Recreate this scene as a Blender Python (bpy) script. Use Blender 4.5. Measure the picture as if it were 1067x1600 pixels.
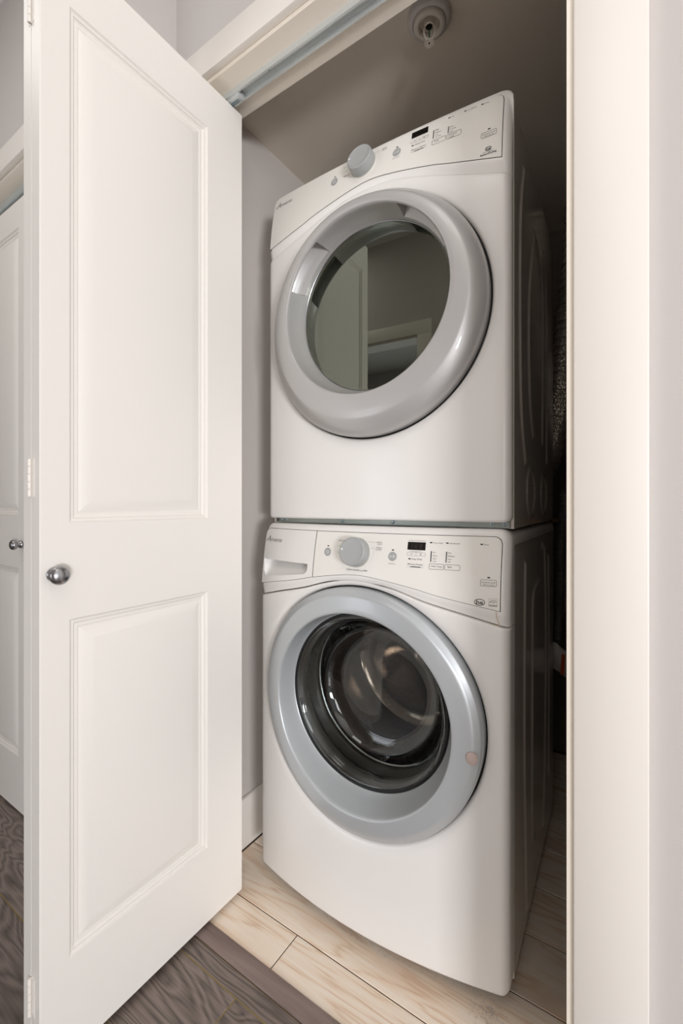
import bpy, bmesh, math, random
from mathutils import Vector, Matrix
random.seed(7)
for o in list(bpy.data.objects):
    bpy.data.objects.remove(o, do_unlink=True)
SC = bpy.context.scene
COL = SC.collection
PI = math.pi

# ------------------------------------------------------------------ camera
YAW = math.radians(33.64)
cam = bpy.data.cameras.new('camera')
cam.sensor_fit = 'VERTICAL'; cam.sensor_height = 36; cam.sensor_width = 24
cam.lens = 695 / 1600 * 36
cam.shift_y = -13 / 1600
cam.clip_start = 0.02
camo = bpy.data.objects.new('camera', cam); COL.objects.link(camo)
camo.location = (0, 0, 1.07)
camo.rotation_euler = (PI / 2, 0, YAW)
SC.camera = camo

# ------------------------------------------------------------------ world, lights, exposure
SC.view_settings.view_transform = 'Standard'
SC.view_settings.look = 'None'
SC.view_settings.gamma = 1
SC.view_settings.use_curve_mapping = False
SC.view_settings.exposure = 0.05
w = bpy.data.worlds.new('world'); SC.world = w; w.use_nodes = True
w.node_tree.nodes['Background'].inputs[0].default_value = (0.93, 0.97, 1.0, 1)
w.node_tree.nodes['Background'].inputs[1].default_value = 0.7


def area(name, loc, target, sx, sy, power, col):
    l = bpy.data.lights.new(name, 'AREA'); l.shape = 'RECTANGLE'
    l.size = sx; l.size_y = sy; l.energy = power; l.color = col
    o = bpy.data.objects.new(name, l); COL.objects.link(o)
    o.location = loc
    o.rotation_euler = (Vector(target) - Vector(loc)).to_track_quat('-Z', 'Y').to_euler()
    return o


# daylight from the window to the right, from the room across the hall, the hall ceiling lamp, and two added fills
area('window_daylight_right', (3.1, -1.75, 0.82), (-0.7, 0.95, 1.35), 0.95, 0.55, 94, (0.98, 0.985, 1.02))
area('frontal_fill_light', (2.05, -3.05, 1.5), (-0.6, 0.9, 1.2), 1.1, 1.3, 37, (0.97, 0.985, 1.03))  # added frontal fill for the machine fronts, not a window of the place
area('window_daylight_room', (-1.6, -3.15, 0.95), (-1.3, 0.5, 1.15), 2.6, 1.5, 40, (0.92, 0.97, 1.04))
area('hall_ceiling_lamp', (-0.15, -0.2, 2.74), (-0.15, -0.2, 0), 0.6, 0.5, 3, (1.0, 0.965, 0.92))

area('left_door_fill_light', (-1.75, -0.25, 2.74), (-1.75, -0.25, 0), 0.4, 0.4, 4.5, (1.0, 0.98, 0.95))  # unseen fill added to lift the left closet door and leaf edges


# ------------------------------------------------------------------ materials
def lin(c):
    out = []
    for v in c[:3]:
        v = v / 255
        out.append(v / 12.92 if v <= 0.04045 else ((v + 0.055) / 1.055) ** 2.4)
    return tuple(out) + (1,)


def nt(name):
    m = bpy.data.materials.new(name); m.use_nodes = True
    return m, m.node_tree, m.node_tree.nodes['Principled BSDF']


def node(t, typ, **kw):
    n = t.nodes.new(typ)
    for k, v in kw.items():
        setattr(n, k, v)
    return n


def mat(name, rgb, rough=0.5, metal=0.0, coat=0.0, bump=0.0, bscale=200, var=0.0, ior=1.45, coatr=0.06):
    m, t, b = nt(name)
    b.inputs['Base Color'].default_value = lin(rgb)
    b.inputs['Roughness'].default_value = rough
    b.inputs['Metallic'].default_value = metal
    b.inputs['IOR'].default_value = ior
    b.inputs['Coat Weight'].default_value = coat
    b.inputs['Coat Roughness'].default_value = coatr
    tc = node(t, 'ShaderNodeTexCoord')
    if var:
        n = node(t, 'ShaderNodeTexNoise'); n.inputs['Scale'].default_value = 3.5; n.inputs['Detail'].default_value = 5
        t.links.new(tc.outputs['Object'], n.inputs['Vector'])
        mx = node(t, 'ShaderNodeMix', data_type='RGBA')
        c = lin(rgb)
        mx.inputs[6].default_value = tuple(v * (1 - var) for v in c[:3]) + (1,)
        mx.inputs[7].default_value = tuple(min(1, v * (1 + var)) for v in c[:3]) + (1,)
        t.links.new(n.outputs['Fac'], mx.inputs[0]); t.links.new(mx.outputs[2], b.inputs['Base Color'])
    if bump:
        n = node(t, 'ShaderNodeTexNoise'); n.inputs['Scale'].default_value = bscale; n.inputs['Detail'].default_value = 3
        t.links.new(tc.outputs['Object'], n.inputs['Vector'])
        bp = node(t, 'ShaderNodeBump'); bp.inputs['Strength'].default_value = bump; bp.inputs['Distance'].default_value = 0.001
        t.links.new(n.outputs['Fac'], bp.inputs['Height']); t.links.new(bp.outputs['Normal'], b.inputs['Normal'])
    return m


def wood(name, c_lo, c_mid, c_hi, c_knot, rough, rings, contrast, fib=0.55):
    """planks: stretched noise drives growth-ring contours, per-plank offset from Object Info"""
    m, t, b = nt(name)
    tc = node(t, 'ShaderNodeTexCoord'); oi = node(t, 'ShaderNodeObjectInfo')
    off = node(t, 'ShaderNodeVectorMath', operation='MULTIPLY_ADD')
    comb = node(t, 'ShaderNodeCombineXYZ')
    mm = [node(t, 'ShaderNodeMath', operation='MULTIPLY') for _ in range(2)]
    mm[0].inputs[1].default_value = 37.0; mm[1].inputs[1].default_value = 91.0
    for i in (0, 1):
        t.links.new(oi.outputs['Random'], mm[i].inputs[0]); t.links.new(mm[i].outputs[0], comb.inputs[i])
    off.inputs[1].default_value = (1, 1, 1)
    t.links.new(tc.outputs['Object'], off.inputs[0]); t.links.new(comb.outputs[0], off.inputs[2])
    mp = node(t, 'ShaderNodeMapping'); mp.inputs['Scale'].default_value = (1.6, 9.0, 1)
    t.links.new(off.outputs[0], mp.inputs['Vector'])
    n1 = node(t, 'ShaderNodeTexNoise'); n1.inputs['Scale'].default_value = 1.3; n1.inputs['Detail'].default_value = 2.5
    n1.inputs['Roughness'].default_value = 0.45; n1.inputs['Distortion'].default_value = 0.35
    t.links.new(mp.outputs[0], n1.inputs['Vector'])
    mul = node(t, 'ShaderNodeMath', operation='MULTIPLY'); mul.inputs[1].default_value = rings
    t.links.new(n1.outputs['Fac'], mul.inputs[0])
    pp = node(t, 'ShaderNodeMath', operation='PINGPONG'); pp.inputs[1].default_value = 1.0
    t.links.new(mul.outputs[0], pp.inputs[0])
    # fine fibres
    mp2 = node(t, 'ShaderNodeMapping'); mp2.inputs['Scale'].default_value = (7, 190, 1)
    t.links.new(off.outputs[0], mp2.inputs['Vector'])
    n2 = node(t, 'ShaderNodeTexNoise'); n2.inputs['Scale'].default_value = 1.0; n2.inputs['Detail'].default_value = 3
    t.links.new(mp2.outputs[0], n2.inputs['Vector'])
    add = node(t, 'ShaderNodeMath', operation='MULTIPLY_ADD'); add.inputs[1].default_value = fib
    t.links.new(n2.outputs['Fac'], add.inputs[0])
    sc = node(t, 'ShaderNodeMath', operation='MULTIPLY'); sc.inputs[1].default_value = contrast
    t.links.new(pp.outputs[0], sc.inputs[0]); t.links.new(sc.outputs[0], add.inputs[2])
    cr = node(t, 'ShaderNodeValToRGB')
    e = cr.color_ramp.elements
    e[0].position = 0.12; e[0].color = lin(c_lo); e[1].position = 0.85; e[1].color = lin(c_hi)
    x = e.new(0.42); x.color = lin(c_mid)
    t.links.new(add.outputs[0], cr.inputs['Fac'])
    # broad tone and knots
    n3 = node(t, 'ShaderNodeTexNoise'); n3.inputs['Scale'].default_value = 1.0; n3.inputs['Detail'].default_value = 4
    mp3 = node(t, 'ShaderNodeMapping'); mp3.inputs['Scale'].default_value = (2.2, 11, 1); mp3.inputs['Location'].default_value = (5, 3, 0)
    t.links.new(off.outputs[0], mp3.inputs['Vector']); t.links.new(mp3.outputs[0], n3.inputs['Vector'])
    r3 = node(t, 'ShaderNodeMapRange'); r3.inputs[1].default_value = 0.56; r3.inputs[2].default_value = 0.82; r3.inputs[3].default_value = 0; r3.inputs[4].default_value = 0.75
    t.links.new(n3.outputs['Fac'], r3.inputs[0])
    mx = node(t, 'ShaderNodeMix', data_type='RGBA'); mx.inputs[7].default_value = lin(c_knot)
    t.links.new(r3.outputs[0], mx.inputs[0]); t.links.new(cr.outputs[0], mx.inputs[6])
    hs = node(t, 'ShaderNodeHueSaturation')
    vr = node(t, 'ShaderNodeMapRange'); vr.inputs[3].default_value = 0.90; vr.inputs[4].default_value = 1.08
    t.links.new(oi.outputs['Random'], vr.inputs[0]); t.links.new(vr.outputs[0], hs.inputs['Value'])
    t.links.new(mx.outputs[2], hs.inputs['Color']); t.links.new(hs.outputs[0], b.inputs['Base Color'])
    b.inputs['Roughness'].default_value = rough
    bp = node(t, 'ShaderNodeBump'); bp.inputs['Strength'].default_value = 0.25; bp.inputs['Distance'].default_value = 0.001
    t.links.new(add.outputs[0], bp.inputs['Height']); t.links.new(bp.outputs['Normal'], b.inputs['Normal'])
    return m


M_wall = mat('wall_paint', (203, 197, 193), 0.75, bump=0.12, bscale=420, var=0.012)
M_closet = mat('closet_paint', (214, 206, 200), 0.75, bump=0.12, bscale=420, var=0.012)
M_back = mat('wall_paint_shaded', (128, 119, 110), 0.85, bump=0.12, bscale=420, var=0.02)  # shade of the unlit closet depth put into a darker wall colour
M_ceil = mat('ceiling_paint', (232, 222, 207), 0.85, bump=0.1, bscale=300)
M_hceil = mat('hall_ceiling_paint', (238, 236, 232), 0.85)
M_trim = mat('trim_paint', (240, 234, 226), 0.38, bump=0.04, bscale=260, var=0.008)
M_jamb = mat('jamb_paint_cream', (246, 237, 223), 0.4, bump=0.04, bscale=260, var=0.01)  # warmer cream than the casing trim
M_door = mat('door_paint', (244, 239, 232), 0.42, bump=0.05, bscale=300, var=0.01)
M_enam = mat('white_enamel', (238, 235, 231), 0.34, coat=0.3, coatr=0.14)
M_side = mat('white_side_steel', (226, 220, 212), 0.16, coat=0.6)
M_plate = mat('panel_plastic', (238, 235, 228), 0.35)
M_joint = mat('dark_joint', (58, 50, 47), 0.7)
M_ringw = mat('pale_silver_plastic', (187, 191, 193), 0.36, metal=0.3, coat=0.35)
M_ringd = mat('warm_silver_plastic', (188, 186, 184), 0.40, metal=0.3, coat=0.35)
M_knob = mat('dial_grey', (170, 172, 171), 0.38)
M_btn = mat('button_grey', (168, 169, 167), 0.45)
M_print = mat('print_grey', (84, 82, 82), 0.6)
M_printl = mat('print_pale_grey', (150, 147, 144), 0.6)
M_printd = mat('print_dark', (34, 34, 38), 0.6)
M_green = mat('print_green', (150, 205, 145), 0.6)
M_white = mat('print_white', (245, 245, 245), 0.5)
M_lcd = mat('display_glass', (14, 13, 12), 0.12, coat=0.5)
M_seg = mat('display_segments', (44, 40, 37), 0.4)
M_nickel = mat('brushed_nickel', (168, 168, 170), 0.27, metal=1.0)
M_zinc = mat('zinc_steel', (160, 166, 160), 0.38, metal=0.6)
M_screw = mat('zinc_screw', (158, 172, 176), 0.3, metal=0.8)
M_alu = mat('white_aluminium', (214, 218, 217), 0.3, metal=0.35)
M_rubber = mat('door_gasket_rubber', (74, 68, 62), 0.32)
M_black = mat('black_plastic', (18, 18, 19), 0.4)
M_steel = mat('drum_steel', (112, 101, 92), 0.13, metal=1.0, bump=0.25, bscale=22)
M_dimple = mat('drum_hole_dark', (10, 9, 9), 0.5)
M_drumd = mat('dryer_drum', (196, 196, 186), 0.4)
M_linttrap = mat('lint_trap_plastic', (226, 228, 220), 0.4)
M_felt = mat('pink_beige_felt', (186, 167, 159), 0.95, bump=0.8, bscale=900, var=0.1)
M_tag = mat('hose_sleeve_plastic', (205, 203, 200), 0.3)
M_orange = mat('orange_label', (190, 72, 20), 0.5)
M_hose = mat('grey_hose', (92, 88, 86), 0.45)
M_copper = mat('copper_pipe', (150, 110, 76), 0.35, metal=0.9)
M_grout = mat('plank_joint', (92, 80, 66), 0.9)
M_groutd = mat('dark_plank_joint', (150, 132, 92), 0.9)
M_stain = mat('tan_stain', (206, 182, 146), 0.6)
M_lint = mat('lint', (206, 200, 192), 0.95)
M_esc = mat('sprinkler_plate_paint', (206, 200, 198), 0.45)
M_cup = mat('sprinkler_cup_paint', (212, 206, 196), 0.4)
M_brass = mat('sprinkler_frame_chrome', (226, 216, 203), 0.32, metal=0.25)
M_bulb = mat('green_bulb', (20, 70, 30), 0.1)
M_strip = wood('threshold_wood', (96, 80, 76), (128, 110, 104), (146, 128, 121), (110, 92, 86), 0.45, 6, 0.5)
M_light = wood('light_plank_wood', (212, 172, 138), (246, 228, 207), (252, 242, 229), (226, 182, 144), 0.34, 15, 0.30, 0.62)
M_dark = wood('dark_plank_wood', (54, 46, 43), (104, 92, 86), (140, 126, 118), (78, 67, 62), 0.42, 36, 0.5, 0.72)


def foil_mat():
    m, t, b = nt('crinkled_foil')
    b.inputs['Base Color'].default_value = lin((214, 206, 196)); b.inputs['Metallic'].default_value = 0.75; b.inputs['Roughness'].default_value = 0.22
    tc = node(t, 'ShaderNodeTexCoord')
    v = node(t, 'ShaderNodeTexVoronoi'); v.inputs['Scale'].default_value = 170
    t.links.new(tc.outputs['Object'], v.inputs['Vector'])
    bp = node(t, 'ShaderNodeBump'); bp.inputs['Strength'].default_value = 0.9; bp.inputs['Distance'].default_value = 0.003
    t.links.new(v.outputs['Distance'], bp.inputs['Height']); t.links.new(bp.outputs['Normal'], b.inputs['Normal'])
    return m


def smoked_glass():
    m, t, b = nt('smoked_green_glass')
    out = t.nodes['Material Output']
    tr = node(t, 'ShaderNodeBsdfTransparent'); tr.inputs[0].default_value = (0.46, 0.51, 0.38, 1)
    gl = node(t, 'ShaderNodeBsdfGlossy'); gl.inputs['Roughness'].default_value = 0.012; gl.inputs[0].default_value = (0.86, 0.91, 0.78, 1)
    fr = node(t, 'ShaderNodeFresnel'); fr.inputs[0].default_value = 2.75
    mx = node(t, 'ShaderNodeMixShader')
    t.links.new(fr.outputs[0], mx.inputs[0]); t.links.new(tr.outputs[0], mx.inputs[1]); t.links.new(gl.outputs[0], mx.inputs[2])
    t.links.new(mx.outputs[0], out.inputs['Surface'])
    return m


def clear_glass():
    m, t, b = nt('clear_bowl_glass')
    b.inputs['Base Color'].default_value = (0.78, 0.81, 0.79, 1)
    b.inputs['Roughness'].default_value = 0.0
    b.inputs['Transmission Weight'].default_value = 1.0
    b.inputs['IOR'].default_value = 1.5
    return m


M_foil = foil_mat(); M_smoke = smoked_glass(); M_clear = clear_glass()


# ------------------------------------------------------------------ helpers
def bm_box(bm, x0, x1, y0, y1, z0, z1, bev=0.0, seg=2):
    r = bmesh.ops.create_cube(bm, size=1)
    for v in r['verts']:
        v.co = Vector(((x0 + x1) / 2 + v.co.x * (x1 - x0), (y0 + y1) / 2 + v.co.y * (y1 - y0), (z0 + z1) / 2 + v.co.z * (z1 - z0)))
    if bev:
        es = list({e for v in r['verts'] for e in v.link_edges})
        bmesh.ops.bevel(bm, geom=es, offset=bev, segments=seg, profile=0.5, affect='EDGES')


class MB:
    def __init__(s): s.v = []; s.f = []

    def grid(s, rows, closed=False, flip=False):
        n = len(rows[0]); b = len(s.v)
        for r in rows: s.v += [tuple(p) for p in r]
        for i in range(len(rows) - 1):
            for j in range(n if closed else n - 1):
                k = (j + 1) % n
                q = (b + i * n + j, b + i * n + k, b + (i + 1) * n + k, b + (i + 1) * n + j)
                s.f.append(q[::-1] if flip else q)

    def poly(s, pts, flip=False):
        b = len(s.v); s.v += [tuple(p) for p in pts]
        q = tuple(range(b, b + len(pts))); s.f.append(q[::-1] if flip else q)

    def box(s, x0, x1, y0, y1, z0, z1):
        b = len(s.v)
        s.v += [(x, y, z) for x in (x0, x1) for y in (y0, y1) for z in (z0, z1)]
        for q in ((0, 1, 3, 2), (4, 6, 7, 5), (0, 4, 5, 1), (2, 3, 7, 6), (0, 2, 6, 4), (1, 5, 7, 3)):
            s.f.append(tuple(b + i for i in q))

    def lathe(s, prof, c, axis='y', n=48, flip=False):
        """prof: list of (r, h); axis y: h along local y, ring in xz; axis z: ring in xy"""
        rows = []
        for r, h in prof:
            row = []
            for k in range(n):
                a = 2 * PI * k / n
                if axis == 'y': row.append((c[0] + r * math.cos(a), c[1] + h, c[2] + r * math.sin(a)))
                elif axis == 'x': row.append((c[0] + h, c[1] + r * math.cos(a), c[2] + r * math.sin(a)))
                else: row.append((c[0] + r * math.cos(a), c[1] + r * math.sin(a), c[2] + h))
            rows.append(row)
        s.grid(rows, True, flip)

    def tube(s, pts, rad, n=10, ribs=None, cap=True):
        pts = [Vector(p) for p in pts]; rows = []
        up = Vector((0.3, 0.9, 0.1)).normalized()
        for i, p in enumerate(pts):
            d = (pts[min(i + 1, len(pts) - 1)] - pts[max(i - 1, 0)]).normalized()
            a = d.cross(up)
            if a.length < 1e-4: a = d.cross(Vector((1, 0, 0)))
            a.normalize(); b2 = d.cross(a); up = -b2.cross(d).cross(d) if False else up
            r = rad(i) if callable(rad) else rad
            rows.append([p + a * (r * math.cos(2 * PI * k / n)) + b2 * (r * math.sin(2 * PI * k / n)) for k in range(n)])
        s.grid(rows, True)
        if cap:
            s.poly(rows[0], True); s.poly(rows[-1])

    def mesh(s, name):
        me = bpy.data.meshes.new(name); me.from_pydata(s.v, [], s.f); me.update()
        return me

    def build(s, name, m, parent=None, smooth=30, fix=True, weld=True):
        me = s.mesh(name)
        bm = bmesh.new(); bm.from_mesh(me)
        if weld: bmesh.ops.remove_doubles(bm, verts=bm.verts, dist=1e-6)
        if fix: bmesh.ops.recalc_face_normals(bm, faces=bm.faces)
        bm.to_mesh(me); bm.free()
        return link(name, me, m, parent, smooth)


def link(name, me, m, parent=None, smooth=30):
    if m: me.materials.append(m)
    if smooth:
        for p in me.polygons: p.use_smooth = True
        me.set_sharp_from_angle(angle=math.radians(smooth))
    o = bpy.data.objects.new(name, me); COL.objects.link(o)
    if parent: o.parent = parent
    return o


def bbox(name, m, parent, *args, bev=0.003, seg=2, smooth=40):
    bm = bmesh.new(); bm_box(bm, *args, bev=bev, seg=seg)
    me = bpy.data.meshes.new(name); bm.to_mesh(me); bm.free()
    return link(name, me, m, parent, smooth)


def structure(o): o['kind'] = 'structure'; return o


def thing(name, label, cat, loc=(0, 0, 0), rz=0, group=None):
    o = bpy.data.objects.new(name, None); COL.objects.link(o)
    o.location = loc; o.rotation_euler = (0, 0, rz); o.empty_display_size = 0.1
    tag(o, label, cat, group); return o


def tag(o, label, cat, group=None):
    o['label'] = label; o['category'] = cat
    if group: o['group'] = group
    return o


def boxes(name, m, lst, parent=None):
    b = MB()
    for a in lst: b.box(*a)
    return b.build(name, m, parent, smooth=0, weld=False)


def sm(a, b, x):
    t = min(1, max(0, (x - a) / (b - a))); return t * t * (3 - 2 * t)


def lerp_tab(tab, x):
    x = abs(x)
    for (x0, y0), (x1, y1) in zip(tab, tab[1:]):
        if x <= x1:
            return y0 + (y1 - y0) * (x - x0) / (x1 - x0)
    return tab[-1][1]


def smooth_tab(tab, x):
    """monotone-ish cubic through an even table"""
    x = abs(x); n = len(tab)
    if x >= tab[-1][0]: return tab[-1][1] + (tab[-1][1] - tab[-2][1]) / (tab[-1][0] - tab[-2][0]) * (x - tab[-1][0])
    for i in range(n - 1):
        if tab[i][0] <= x <= tab[i + 1][0]:
            x0, y0 = tab[i]; x1, y1 = tab[i + 1]; h = x1 - x0
            sl = (y1 - y0) / h
            m0 = 0 if i == 0 else (y1 - tab[i - 1][1]) / (x1 - tab[i - 1][0])
            m1 = sl if i == n - 2 else (tab[i + 2][1] - y0) / (tab[i + 2][0] - x0)
            t = (x - x0) / h
            return (2 * t ** 3 - 3 * t * t + 1) * y0 + (t ** 3 - 2 * t * t + t) * h * m0 + (-2 * t ** 3 + 3 * t * t) * y1 + (t ** 3 - t * t) * h * m1
    return tab[0][1]


# ------------------------------------------------------------------ room shell
ZS = 2.16            # soffit of the closet openings
ZC = 2.2535          # closet ceiling
ZH = 2.77            # hall ceiling
WF, WB = 0.77, 0.893  # front wall of the laundry closet
XL, XR, YB = -1.027, 0.06, 2.12
JL, JR = -0.985, -0.0903

structure(boxes('wall_front', M_wall, [(JR + 0.018, 3.6, WF, WB, 0, ZH), (-1.06, JL - 0.018, WF, WB, 0, ZH), (JL - 0.018, JR + 0.018, WF, WB, ZS + 0.018, ZH)]))
structure(boxes('wall_left', M_closet, [(XL - 0.1, XL, WB, YB, 0, ZC)]))
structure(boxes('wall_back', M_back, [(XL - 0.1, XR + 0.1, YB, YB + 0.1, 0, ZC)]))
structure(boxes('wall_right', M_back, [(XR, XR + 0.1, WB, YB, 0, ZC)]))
structure(boxes('ceiling', M_ceil, [(XL - 0.1, XR + 0.1, WB, YB + 0.1, ZC, ZC + 0.06)]))
structure(boxes('ceiling.001', M_hceil, [(-3.4, 3.6, -3.3, WB, ZH, ZH + 0.06)]))
# neighbouring closet wall, standing 15 cm further into the hall
LF, LB = 0.618, 0.741
LL, LR = -2.235, -1.205
structure(boxes('wall_hall', M_wall, [(LR + 0.018, -1.06, LF, WB, 0, ZH), (-3.4, LL - 0.018, LF, LB, 0, ZH), (LL - 0.018, LR + 0.018, LF, LB, ZS + 0.018, ZH)]))
# wall across the hall, with a doorway to a daylit room, and the far walls
structure(boxes('wall_opposite', M_wall, [(-3.4, -1.97, -0.74, -0.62, 0, ZH), (-1.05, 0.10, -0.74, -0.62, 0, ZH), (-1.97, -1.05, -0.74, -0.62, 2.13, ZH)]))
structure(boxes('wall_room', M_wall, [(-3.4, 3.6, -3.3, -3.2, 0, ZH), (0.0, 0.10, -3.2, -0.74, 0, ZH)]))
structure(boxes('wall_end', M_wall, [(-3.5, -3.4, -3.3, LF, 0, ZH)]))


def casing(name, x0, x1, zt, yface, wall, w, sgn=-1, right_w=None):
    """flat door casing: two legs and a head, 5 mm back from the jamb edge"""
    root = boxes(name, M_jamb, [(x0 - 0.018, x0, wall, wall + 0.123, 0, zt + 0.018), (x1, x1 + 0.018, yface + 0.005, wall + 0.123, 0, zt), (x0, x1, wall, wall + 0.123, zt, zt + 0.018)])
    structure(root)
    rv = 0.0095
    rw = right_w or w
    bbox('casing_leg', M_trim, root, x0 - rv - w, x0 - rv, yface, wall, 0, zt + rv, bev=0.003)
    bbox('casing_leg', M_trim, root, x1 + rv, x1 + rv + rw, yface, wall, 0, zt + rv, bev=0.003)
    bbox('casing_head', M_trim, root, x0 - rv - w, x1 + rv + rw, yface, wall, zt + rv, zt + rv + 0.076, bev=0.003)
    return root


casing('trim_1', JL, JR, ZS, 0.752, WF, 0.064, right_w=0.0945)
casing('trim_2', LL, LR, ZS, 0.600, LF, 0.085)
tr3 = structure(boxes('trim_3', M_trim, [(-1.97, -1.952, -0.74, -0.62, 0, 2.13), (-1.068, -1.05, -0.74, -0.62, 0, 2.13), (-1.952, -1.068, -0.74, -0.62, 2.112, 2.13)]))
bbox('casing_leg', M_trim, tr3, -2.05, -1.96, -0.62, -0.602, 0, 2.125); bbox('casing_leg', M_trim, tr3, -1.06, -0.97, -0.62, -0.602, 0, 2.125); bbox('casing_head', M_trim, tr3, -2.05, -0.97, -0.62, -0.602, 2.125, 2.21)


def baseboard(name, *a):
    return structure(bbox(name, M_trim, None, *a, bev=0.004))


baseboard('baseboard_left', XL, XL + 0.013, WB, YB - 0.013, 0.0, 0.155)

# floors: sub-floor slabs with every plank a part
fl = structure(boxes('floor', M_groutd, [(-3.4, 3.6, -3.3, 0.7165, -0.05, -0.0012)]))
fc = structure(boxes('floor.001', M_grout, [(XL - 0.06, XR + 0.06, 0.7165, YB + 0.05, -0.05, -0.0015)]))


def plank(parent, m, x0, x1, y0, y1, gap):
    b = MB(); hx, hy = (x1 - x0) / 2 - gap / 2, (y1 - y0) / 2 - gap / 2; c = 0.0012
    b.grid([[(-hx, -hy, -0.006), (hx, -hy, -0.006), (hx, hy, -0.006), (-hx, hy, -0.006)], [(-hx, -hy, -c), (hx, -hy, -c), (hx, hy, -c), (-hx, hy, -c)],
            [(-hx + c, -hy + c, 0), (hx - c, -hy + c, 0), (hx - c, hy - c, 0), (-hx + c, hy - c, 0)]], True)
    b.poly([(-hx + c, -hy + c, 0), (hx - c, -hy + c, 0), (hx - c, hy - c, 0), (-hx + c, hy - c, 0)])
    o = b.build('plank', m, parent, smooth=0)
    o.location = ((x0 + x1) / 2, (y0 + y1) / 2, 0)
    return o


rows = [0.7597, 0.859, 1.0195, 1.177, 1.335, 1.493, 1.651, 1.809, 1.967, 2.105]
joints = [[-0.703], [], [-0.60], [], [-0.45], [], [-0.6], [], [-0.5]]
for (a, b_), js in zip(zip(rows, rows[1:]), joints):
    xs = [-1.012] + js + [0.05]
    for x0, x1 in zip(xs, xs[1:]): plank(fc, M_light, x0, x1, a, b_, 0.0024)
drows = [0.717, 0.6755, 0.4975, 0.3195, 0.1415, -0.0365, -0.2145, -0.3925, -0.5705]
doff = [0.3, -0.7236, 0.2, -0.35, 0.55, -0.1, 0.4, -0.6]
for (b_, a), x0 in zip(zip(drows, drows[1:]), doff):
    xs = [x for x in [x0 + 1.22 * k for k in range(-3, 4)] if -3.35 < x < 3.5]
    xs = [-3.38] + xs + [3.55]
    for p, q in zip(xs, xs[1:]): plank(fl, M_dark, p, q, a, b_, 0.0032)
plank(fl, M_dark, -3.38, 3.55, -3.25, -0.5705, 0.002)
# threshold strip between the two floors
b = MB()
prof = [(0.717, 0.0), (0.7185, 0.003), (0.722, 0.0045), (0.755, 0.0045), (0.7585, 0.003), (0.7597, 0.0)]
b.grid([[(x, y, z) for y, z in prof] for x in (-0.98, -0.095)])
structure(b.build('trim_4', M_strip, None, smooth=40))

# ------------------------------------------------------------------ bifold doors
DT = 0.0325


def leaf(parent, W, H, z0, sl, sr, fmap, name='leaf'):
    """moulded two-panel leaf; fmap(a, n, z): a across (0..W), n out of the face, z up"""
    a0, a1 = sl, W - sr
    zs = [(z0, 0.2005, 0.849), (0, 1.033, 2.021)]
    p1 = (0.2005, 0.849); p2 = (1.033, 2.021); zt = z0 + H
    b = MB(); e = 0.002
    A = [0, a0, a1, W]; Z = [z0, p1[0], p1[1], p2[0], p2[1], zt]
    for i in range(3):
        for j in range(5):
            if i == 1 and j in (1, 3): continue
            aa = [A[i] + (e if i == 0 else 0), A[i + 1] - (e if i == 2 else 0)]
            zz = [Z[j] + (e if j == 0 else 0), Z[j + 1] - (e if j == 4 else 0)]
            b.poly([fmap(aa[0], 0, zz[0]), fmap(aa[1], 0, zz[0]), fmap(aa[1], 0, zz[1]), fmap(aa[0], 0, zz[1])])
    lo = [(e, 0, z0 + e), (W - e, 0, z0 + e), (W - e, 0, zt - e), (e, 0, zt - e)]
    ou = [(0, -e, z0), (W, -e, z0), (W, -e, zt), (0, -e, zt)]
    ba = [(0, -DT, z0), (W, -DT, z0), (W, -DT, zt), (0, -DT, zt)]
    b.grid([[fmap(*p) for p in lo], [fmap(*p) for p in ou], [fmap(*p) for p in ba]], True)
    b.poly([fmap(*p) for p in ba])
    o = b.build(name, M_door, parent, smooth=0)
    prof = [(0, 0), (0.003, -0.0035), (0.0055, -0.0045), (0.008, -0.0042), (0.0095, -0.0072), (0.0125, -0.0088), (0.0165, -0.0082), (0.0185, -0.0086), (0.0205, -0.0098), (0.044, -0.0018), (0.047, -0.0012)]
    for p in (p1, p2):
        c = MB()
        c.grid([[fmap(a0 + d, h, p[0] + d), fmap(a1 - d, h, p[0] + d), fmap(a1 - d, h, p[1] - d), fmap(a0 + d, h, p[1] - d)] for d, h in prof], True)
        d, h = prof[-1]
        c.poly([fmap(a0 + d, h, p[0] + d), fmap(a1 - d, h, p[0] + d), fmap(a1 - d, h, p[1] - d), fmap(a0 + d, h, p[1] - d)])
        c.build('panel', M_door, o, smooth=22)
    return o


def door_knob(parent, base, d):
    """brushed ball knob; d = outward direction"""
    pr = [(0.0, 0.0), (0.0105, 0.0), (0.0127, 0.002), (0.0136, 0.005), (0.0128, 0.009), (0.0105, 0.012), (0.0085, 0.016), (0.0088, 0.019), (0.012, 0.0205), (0.0153, 0.024), (0.0172, 0.029), (0.0175, 0.033), (0.0163, 0.038), (0.0125, 0.0425), (0.0065, 0.0452), (0.0, 0.046)]
    pr = [(r, h * 0.82) for r, h in pr]
    b = MB()
    if abs(d[0]) > 0.5: b.lathe([(r, h * d[0]) for r, h in pr], base, 'x', 32)
    else: b.lathe([(r, h * d[1]) for r, h in pr], base, 'y', 32)
    o = b.build('knob', M_nickel, parent, smooth=35); o['label'] = 'round brushed nickel knob'
    return o


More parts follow.
